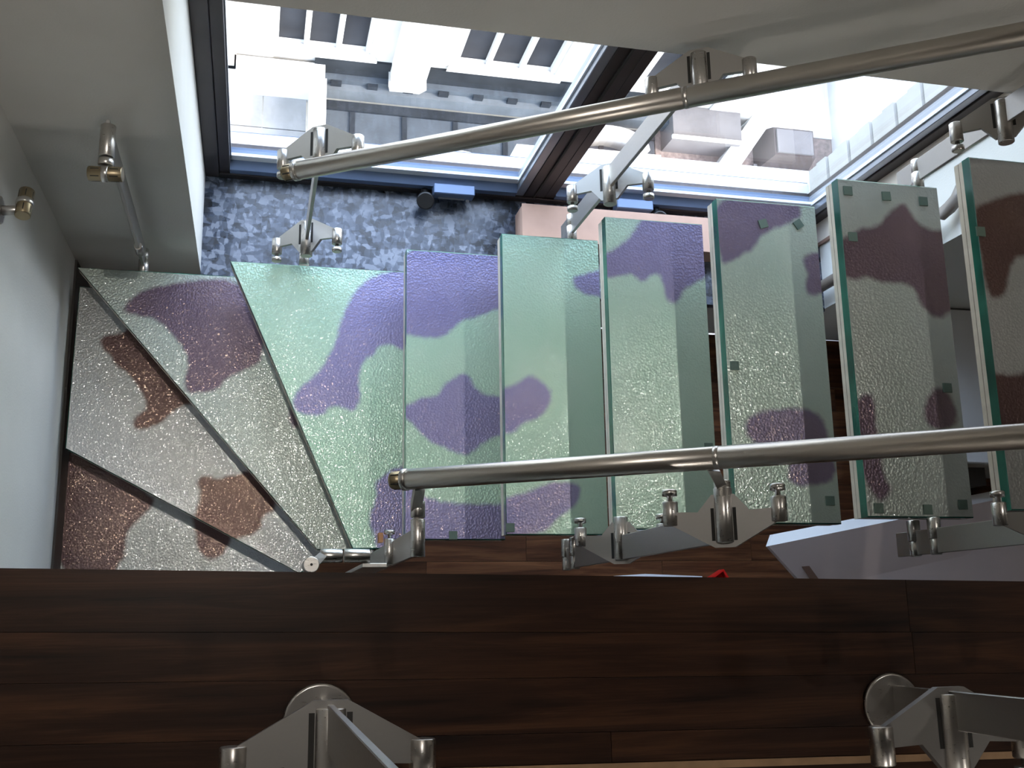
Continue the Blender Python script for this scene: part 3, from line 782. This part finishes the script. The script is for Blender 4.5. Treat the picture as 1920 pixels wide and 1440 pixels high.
# posts of the landing balustrade standing on the upper floor
def floor_post(x, y, label):
    t = thing('landing_post', (x, y, ZU + 0.0006), label, 'post')
    MB().lathe((x, y, ZU + 0.0007), (0, 0, 1), [(0, 0.049), (0.004, 0.0505), (0.007, 0.0495), (0.008, 0.047)], 48).build('base_flange', 'steel', t)
    bar(t, x + 0.004, y + 0.004, ZU + 0.0085, 2.02)
    spider(t, x + 0.004, y - 0.007, 1.335, -1, 0.0, 1.22)
    return t
floor_post(-0.285, -0.339, 'landing post on a round flange with a level spider plate facing the mint tapering tread')
floor_post(0.614, -0.350, 'landing post on a round flange beside the crosswise plank joints')

# ------------------------------------------------------------------ things around the stairs
b = thing('cardboard_box', (0.86, 1.115, -0.61), 'flat pinkish cardboard box lying on the granite sill', 'box')
MB().box(0.468, 1.235, 1.052, 1.176, -0.61, -0.507).build('carton', 'card', b, 0.002)
MB().box(0.466, 1.237, 1.050, 1.178, -0.5068, -0.503).build('flap', 'card', b)
rl = MB().lathe((1.36, 1.155, -0.586), (1, -0.05, 0), [(0, 0.012), (0.001, 0.024), (0.245, 0.024), (0.246, 0.012)], 20)
tag(rl.build('paper_roll', 'paper'), 'white paper roll lying on the granite sill', 'roll')
tag(MB().box(1.26, 1.565, 0.905, 1.075, -0.6095, -0.585).build('board', 'cream'), 'pale board lying on the sill near the recess corner', 'board')

# white panel with a tilted lid under the upper treads
dk = thing('white_cabinet', (1.9, -0.1, ZF), 'white cabinet with a sloping lid coloured as if shaded, standing on the walnut floor', 'cabinet')
a0 = Vector((1.349, 0.025, -0.60)); a1 = Vector((2.56, 0.245, -0.60))
f0 = Vector((1.74, -0.30, -0.76)); f1 = Vector((2.56, -0.30, -0.76))
MB().loft([tuple(a0), tuple(a1), tuple(f1), tuple(f0)], [(p.x, p.y, p.z - 0.02) for p in (a0, a1, f1, f0)]).build('lid', 'mauve', dk)
g0 = (1.376, 0.066, -0.616); g1 = (1.53, 0.093, -0.616); g2 = (2.56, 0.278, -0.616)
MB().loft([tuple(a0), g0, g1, g2, tuple(a1)], [(p[0], p[1], p[2] - 0.02) for p in (tuple(a0), g0, g1, g2, tuple(a1))]).build('far_edge', 'white', dk)
MB().prism([(1.74, -0.06), (1.98, -0.28), (2.55, -0.28), (2.55, 0.22)], ZF, -0.80).build('body', 'white', dk)
MB().loft([(1.487, -0.044, -0.6325), (1.516, -0.042, -0.632), (1.60, -0.125, -0.6725), (1.565, -0.125, -0.6725)],
          [(1.487, -0.044, -0.6305), (1.516, -0.042, -0.630), (1.60, -0.125, -0.6705), (1.565, -0.125, -0.6705)]).build('finger_pull', 'brownline', dk)
cb = thing('low_cabinet', (2.45, 0.60, ZF), 'low pale cabinet against the wall beyond the sloping lid', 'cabinet')
MB().box(1.95, 2.95, 0.325, 0.885, ZF + 0.06, -0.52).build('body', 'beige', cb, 0.004)
MB().box(1.94, 2.96, 0.315, 0.89, -0.5195, -0.495).build('top', 'white', cb, 0.003)
MB().box(1.98, 2.92, 0.35, 0.88, ZF + 0.0005, ZF + 0.0595).build('plinth', 'dark', cb)
bx = thing('dark_box', (2.10, 0.27, ZF), 'narrow dark grey box on the floor between the two cabinets', 'box')
MB().box(1.98, 2.22, 0.242, 0.308, ZF + 0.0005, -0.57).build('shell', 'dark', bx, 0.003)
MB().box(1.98, 2.22, 0.242, 0.308, -0.5695, -0.56).build('lid', 'dark', bx)
# heating pipe at the recess corner
pts = [(1.62, 0.955, -0.05)]
pp = []
for k in range(9):
    a = k / 8
    pp.append((1.60 - 0.12 * (1 - a), 0.965, 0.145 + 0.02 * math.sin(a * 1.5)))
hp = thing('heating_pipe', (1.60, 0.96, -0.60), 'beige heating pipe with an elbow at the recess corner', 'pipe')
pth = [(1.60, 0.96, -0.609), (1.60, 0.96, 0.08), (1.60, 0.962, 0.12), (1.605, 0.968, 0.155), (1.615, 0.98, 0.185), (1.625, 1.0, 0.21), (1.63, 1.03, 0.235)]
MB().tube(pth, 0.020, 18).build('tube', 'pipe', hp)
MB().cyl((1.60, 0.96, 0.05), (1.60, 0.96, 0.075), 0.024, 20).build('collar', 'steel', hp)

# on the lower floor, under the landing edge
tag(MB().prism([(0.87, -0.060), (1.05, -0.050), (1.28, -0.060), (1.30, -0.40), (0.88, -0.42)], ZF + 0.0005, ZF + 0.004).build('paper_sheet', 'paper'), 'large sheet of white paper on the walnut floor under the landing', 'paper')
rb = thing('red_plastic_tray', (1.33, -0.10, ZF), 'small bright red plastic tray on the walnut floor beside the paper', 'tray')
MB().prism([(1.315, -0.12), (1.295, -0.068), (1.352, -0.036), (1.376, -0.075), (1.39, -0.12)], ZF + 0.0005, ZF + 0.02).build('base', 'red', rb)
MB().prism([(1.295, -0.068), (1.352, -0.036), (1.350, -0.044), (1.300, -0.074)], ZF + 0.0205, ZF + 0.045).build('rim', 'red', rb)
MB().prism([(1.352, -0.036), (1.376, -0.075), (1.369, -0.077), (1.348, -0.043)], ZF + 0.0205, ZF + 0.045).build('rim', 'red', rb)

# ------------------------------------------------------------------ stairwell downlights, and added unseen lamps over landing and cabinets
def downlight(x, y, s, r, label, col, zc=ZC, can=0.11, ap=0.042):
    t = thing('downlight_or_fill', (x, y, zc - can), label, 'lamp', 'cylindrical ceiling downlights')
    sh = MB(); seg = 32                                   # open-bottomed can, added to narrow the beam
    prof = [(0.0, ap), (0.0, ap + 0.006), (can, ap + 0.006), (can, 0.0005), (can - 0.004, 0.0005), (can - 0.004, ap), (0.0, ap)]
    rings = [[sh.bm.verts.new((x + q * math.cos(2 * math.pi * k / seg), y + q * math.sin(2 * math.pi * k / seg), zc - can + d - 0.0005)) for k in range(seg)] for d, q in prof]
    for u, w in zip(rings, rings[1:]):
        for k in range(seg):
            sh.bm.faces.new((u[k], u[(k + 1) % seg], w[(k + 1) % seg], w[k]))
    sh.build('can', 'slot', t)
    key = 'lamp_%g' % s
    if key not in M: M[key] = emit(key, col, s)
    MB().lathe((x, y, zc - 0.012), (0, 0, 1), [(0, r * 0.9), (0.003, r)], 32).build('diffuser', key, t)
downlight(-0.515, 0.60, 3100, 0.022, 'round black downlight can over the winder treads', (1.0, 0.95, 0.88), ZC, 0.10, 0.045)
downlight(1.55, 0.62, 3000, 0.016, 'round black downlight can over the upper treads', (1.0, 0.95, 0.88), ZC, 0.09, 0.055)
downlight(0.3, -2.75, 430, 0.07, 'added unseen fill light over the landing behind the posts', (1.0, 0.95, 0.88), ZC, 0.03, 0.09)  # added out of view to brighten the lintel and walls
downlight(2.6, -2.4, 400, 0.07, 'added unseen fill light over the landing beyond the stair head', (1.0, 0.95, 0.88), ZC, 0.03, 0.09)  # second added lamp, unseen, for the room's overall brightness
downlight(2.7, -0.25, 30, 0.06, 'added unseen fill light above the two cabinets under the landing', (1.0, 0.95, 0.88), ZU - 0.18, 0.03, 0.08)  # added under the slab, unseen, to lift the cabinets and lid

# ------------------------------------------------------------------ outside: pale stone building across the lightwell
FY = 6.0
fb = thing('stone_building', (2, 6.3, -9.2), 'pale stone building with dark mullioned windows beyond the lightwell', 'building')
def wins(x0, x1, z0=-8.0, z1=-5.6):
    return (x0, x1, z0, z1)
WN = [wins(-2.9, -1.45), wins(-0.36, 0.70), wins(1.66, 2.86), wins(3.9, 5.0)]
xs = -4.0
for (x0, x1, z0, z1) in WN:
    MB().box(xs, x0, FY, FY + 0.5, -9.2, -4.6).build('wall', 'stone', fb)
    MB().box(x0, x1, FY + 0.02, FY + 0.5, -9.2, z0).build('wall', 'stone', fb)
    MB().box(x0, x1, FY, FY + 0.5, z1, -4.6).build('wall', 'stone', fb)
    w = MB().box(x0, x1, FY + 0.11, FY + 0.14, z0, z1).build('window', 'farglass', fb)
    n_ = 3; g = (x1 - x0) / n_
    for k in range(1, n_):
        MB().box(x0 + k * g - 0.03, x0 + k * g + 0.03, FY + 0.045, FY + 0.11, z0, z1).build('mullion', 'stone2', w)
    MB().box(x0 - 0.02, x0 + 0.05, FY + 0.035, FY + 0.11, z0, z1).build('jamb', 'stone2', w)
    MB().box(x1 - 0.05, x1 + 0.02, FY + 0.035, FY + 0.11, z0, z1).build('jamb', 'stone2', w)
    MB().loft([(x0 - 0.08, FY - 0.05, z0 - 0.07), (x1 + 0.08, FY - 0.05, z0 - 0.07), (x1, FY + 0.105, z0 - 0.07), (x0, FY + 0.105, z0 - 0.07)],
              [(x0 - 0.08, FY - 0.05, z0 - 0.02), (x1 + 0.08, FY - 0.05, z0 - 0.02), (x1, FY + 0.105, z0 + 0.005), (x0, FY + 0.105, z0 + 0.005)]).build('sill', 'stone2', fb)
    xs = x1
MB().box(xs, 5.6, FY, FY + 0.5, -9.2, -4.6).build('wall', 'stone', fb)
for px in (-0.98, 1.16, 3.38):
    MB().box(px - 0.20, px + 0.20, FY - 0.16, FY, -8.25, -4.6).build('pilaster', 'stone2', fb)
    MB().loft([(px - 0.16, FY - 0.10, -8.62), (px + 0.16, FY - 0.10, -8.62), (px + 0.16, FY, -8.62), (px - 0.16, FY, -8.62)],
              [(px - 0.22, FY - 0.22, -8.25), (px + 0.22, FY - 0.22, -8.25), (px + 0.22, FY, -8.25), (px - 0.22, FY, -8.25)]).build('pilaster_foot', 'stone', fb)
MB().box(0.10, 4.6, FY - 0.03, FY, -8.42, -8.10).build('plinth_band', 'leaddark', fb)
MB().box(0.10, 4.6, FY - 0.18, FY - 0.031, -8.74, -8.52).build('ledge', 'lead2', fb)
MB().box(0.10, 4.6, FY - 0.10, FY - 0.031, -8.519, -8.421).build('ledge', 'lead', fb)
for k in range(9):
    MB().box(0.3 + k * 0.42, 0.42 + k * 0.42, FY - 0.14, FY - 0.1001, -8.5195, -8.44).build('block', 'leaddark', fb)

rf = thing('lead_roof', (2.2, 5.2, -9.0), 'grey lead flat roof with dark seams below the stone building', 'roof')
MB().box(0.12, 4.4, 3.4, FY - 0.19, -9.0, -8.80).build('deck', 'lead', rf)
MB().box(0.12, 4.4, FY - 0.30, FY - 0.19, -8.7995, -8.76).build('gutter', 'leaddark', rf)
for k in range(6):
    MB().box(0.55 + k * 0.62, 0.61 + k * 0.62, 3.4, FY - 0.31, -8.7995, -8.775).build('seam', 'leaddark', rf)
MB().lathe((1.86, 4.72, -8.80), (0, 0, 1), [(0, 0.62), (0.12, 0.56), (0.20, 0.36), (0.24, 0.02)], 32).build('rooflight', 'stone2', rf)
tc_ = thing('roof_terrace', (-0.9, 5.3, -9.0), 'white walled roof terrace with pale paving', 'terrace')
for i in range(5):
    for j in range(4):
        MB().box(-2.45 + i * 0.50, -1.96 + i * 0.50, 3.75 + j * 0.55, 4.29 + j * 0.55, -8.85, -8.80 + 0.004 * ((i + j) % 2)).build('paving_slab', 'paving', tc_)
MB().box(-2.6, 0.22, 5.80, 5.98, -8.85, -8.25).build('parapet', 'stone2', tc_)
MB().box(0.06, 0.24, 4.95, 5.80, -8.85, -8.25).build('parapet', 'stone2', tc_)
MB().box(0.08, 0.22, 3.6, 4.90, -8.85, -8.45).build('parapet', 'stone2', tc_)
# right-hand roofs
rr_ = thing('gravel_roof', (6.0, 5.0, -9.1), 'pink gravel flat roof with white parapets', 'roof')
MB().box(4.42, 9.6, 3.4, 5.98, -9.1, -8.82).build('deck', 'gravel', rr_)
MB().box(5.61, 9.6, 5.981, 9.0, -9.1, -8.80).build('white_deck', 'stone2', rr_)
MB().loft([(5.00, 5.15, -8.82), (5.30, 5.15, -8.82), (6.90, 7.35, -8.82), (6.60, 7.35, -8.82)],
          [(5.00, 5.15, -8.50), (5.30, 5.15, -8.50), (6.90, 7.35, -8.50), (6.60, 7.35, -8.50)]).build('parapet', 'stone2', rr_)
MB().box(4.42, 7.0, 4.80, 5.14, -8.82, -8.62).build('parapet', 'stone2', rr_)
MB().box(6.95, 9.6, 4.6, 7.4, -8.82, -7.9).build('white_wall', 'stone2', rr_)
MB().box(5.75, 5.95, 5.35, 5.50, -8.82, -8.76).build('drain_hatch', 'fargrey', rr_)
u1 = thing('roof_plant_box', (4.9, 5.8, -8.82), 'grey roof plant box with a pale lid rim', 'roof unit')
MB().box(4.50, 5.42, 5.58, 6.10, -8.8195, -8.40).build('casing', 'fargrey', u1)
MB().box(4.47, 5.45, 5.56, 5.60, -8.3995, -8.36).build('rim', 'stone2', u1)
u2 = thing('roof_vent_hood', (6.2, 5.7, -8.82), 'brown square vent hood on the gravel roof', 'roof unit')
MB().loft([(5.78, 5.42, -8.8195), (6.52, 5.42, -8.8195), (6.52, 5.95, -8.8195), (5.78, 5.95, -8.8195)],
          [(5.90, 5.50, -8.45), (6.46, 5.50, -8.45), (6.46, 5.88, -8.45), (5.90, 5.88, -8.45)]).build('skirt', 'farbrown', u2)
MB().box(5.93, 6.43, 5.53, 5.85, -8.4495, -8.42).build('cap', 'fargrey', u2)
ar = thing('arched_parapet', (4.2, 5.6, -8.9), 'curved stone parapet beside the lead roof', 'wall')
arc = [(3.70 + 0.50 * math.cos(a), 5.40 + 0.28 * math.sin(a)) for a in [math.pi * k / 12 for k in range(13)]]
arc2 = [(3.70 + 0.36 * math.cos(a), 5.40 + 0.16 * math.sin(a)) for a in [math.pi * k / 12 for k in range(13)]][::-1]
MB().prism(arc + arc2, -8.79, -8.45).build('coping', 'stone', ar)
MB().box(3.2, 4.38, 5.20, 5.395, -8.79, -8.55).build('course', 'stone', ar)
# street level and a far white building that closes the view
gr = MB().box(-14, 20, 1.9, 26, -12.2, -12.0).build('ground_outside', 'asphalt')
struct(gr, 'grey ground of the lightwell outside')
wbld = thing('white_building', (11.8, 7.5, -12), 'white rendered building at the far end of the roofs', 'building')
MB().box(9.6, 14.0, 3.0, 12.0, -11.999, -4.0).build('wall', 'stone2', wbld)
for j in range(3):
    w = MB().box(9.585, 9.599, 4.6 + j * 1.3, 5.3 + j * 1.3, -7.6, -6.2).build('window', 'farglass', wbld)
    MB().box(9.57, 9.584, 4.92 + j * 1.3, 4.98 + j * 1.3, -7.6, -6.2).build('mullion', 'stone2', w)
# lower walls that carry the roofs
tag(MB().box(-4.0, 5.6, FY + 0.001, FY + 0.5, -12.0, -9.201).build('basement_wall', 'stone'), 'plain stone basement wall under the pale building', 'wall')
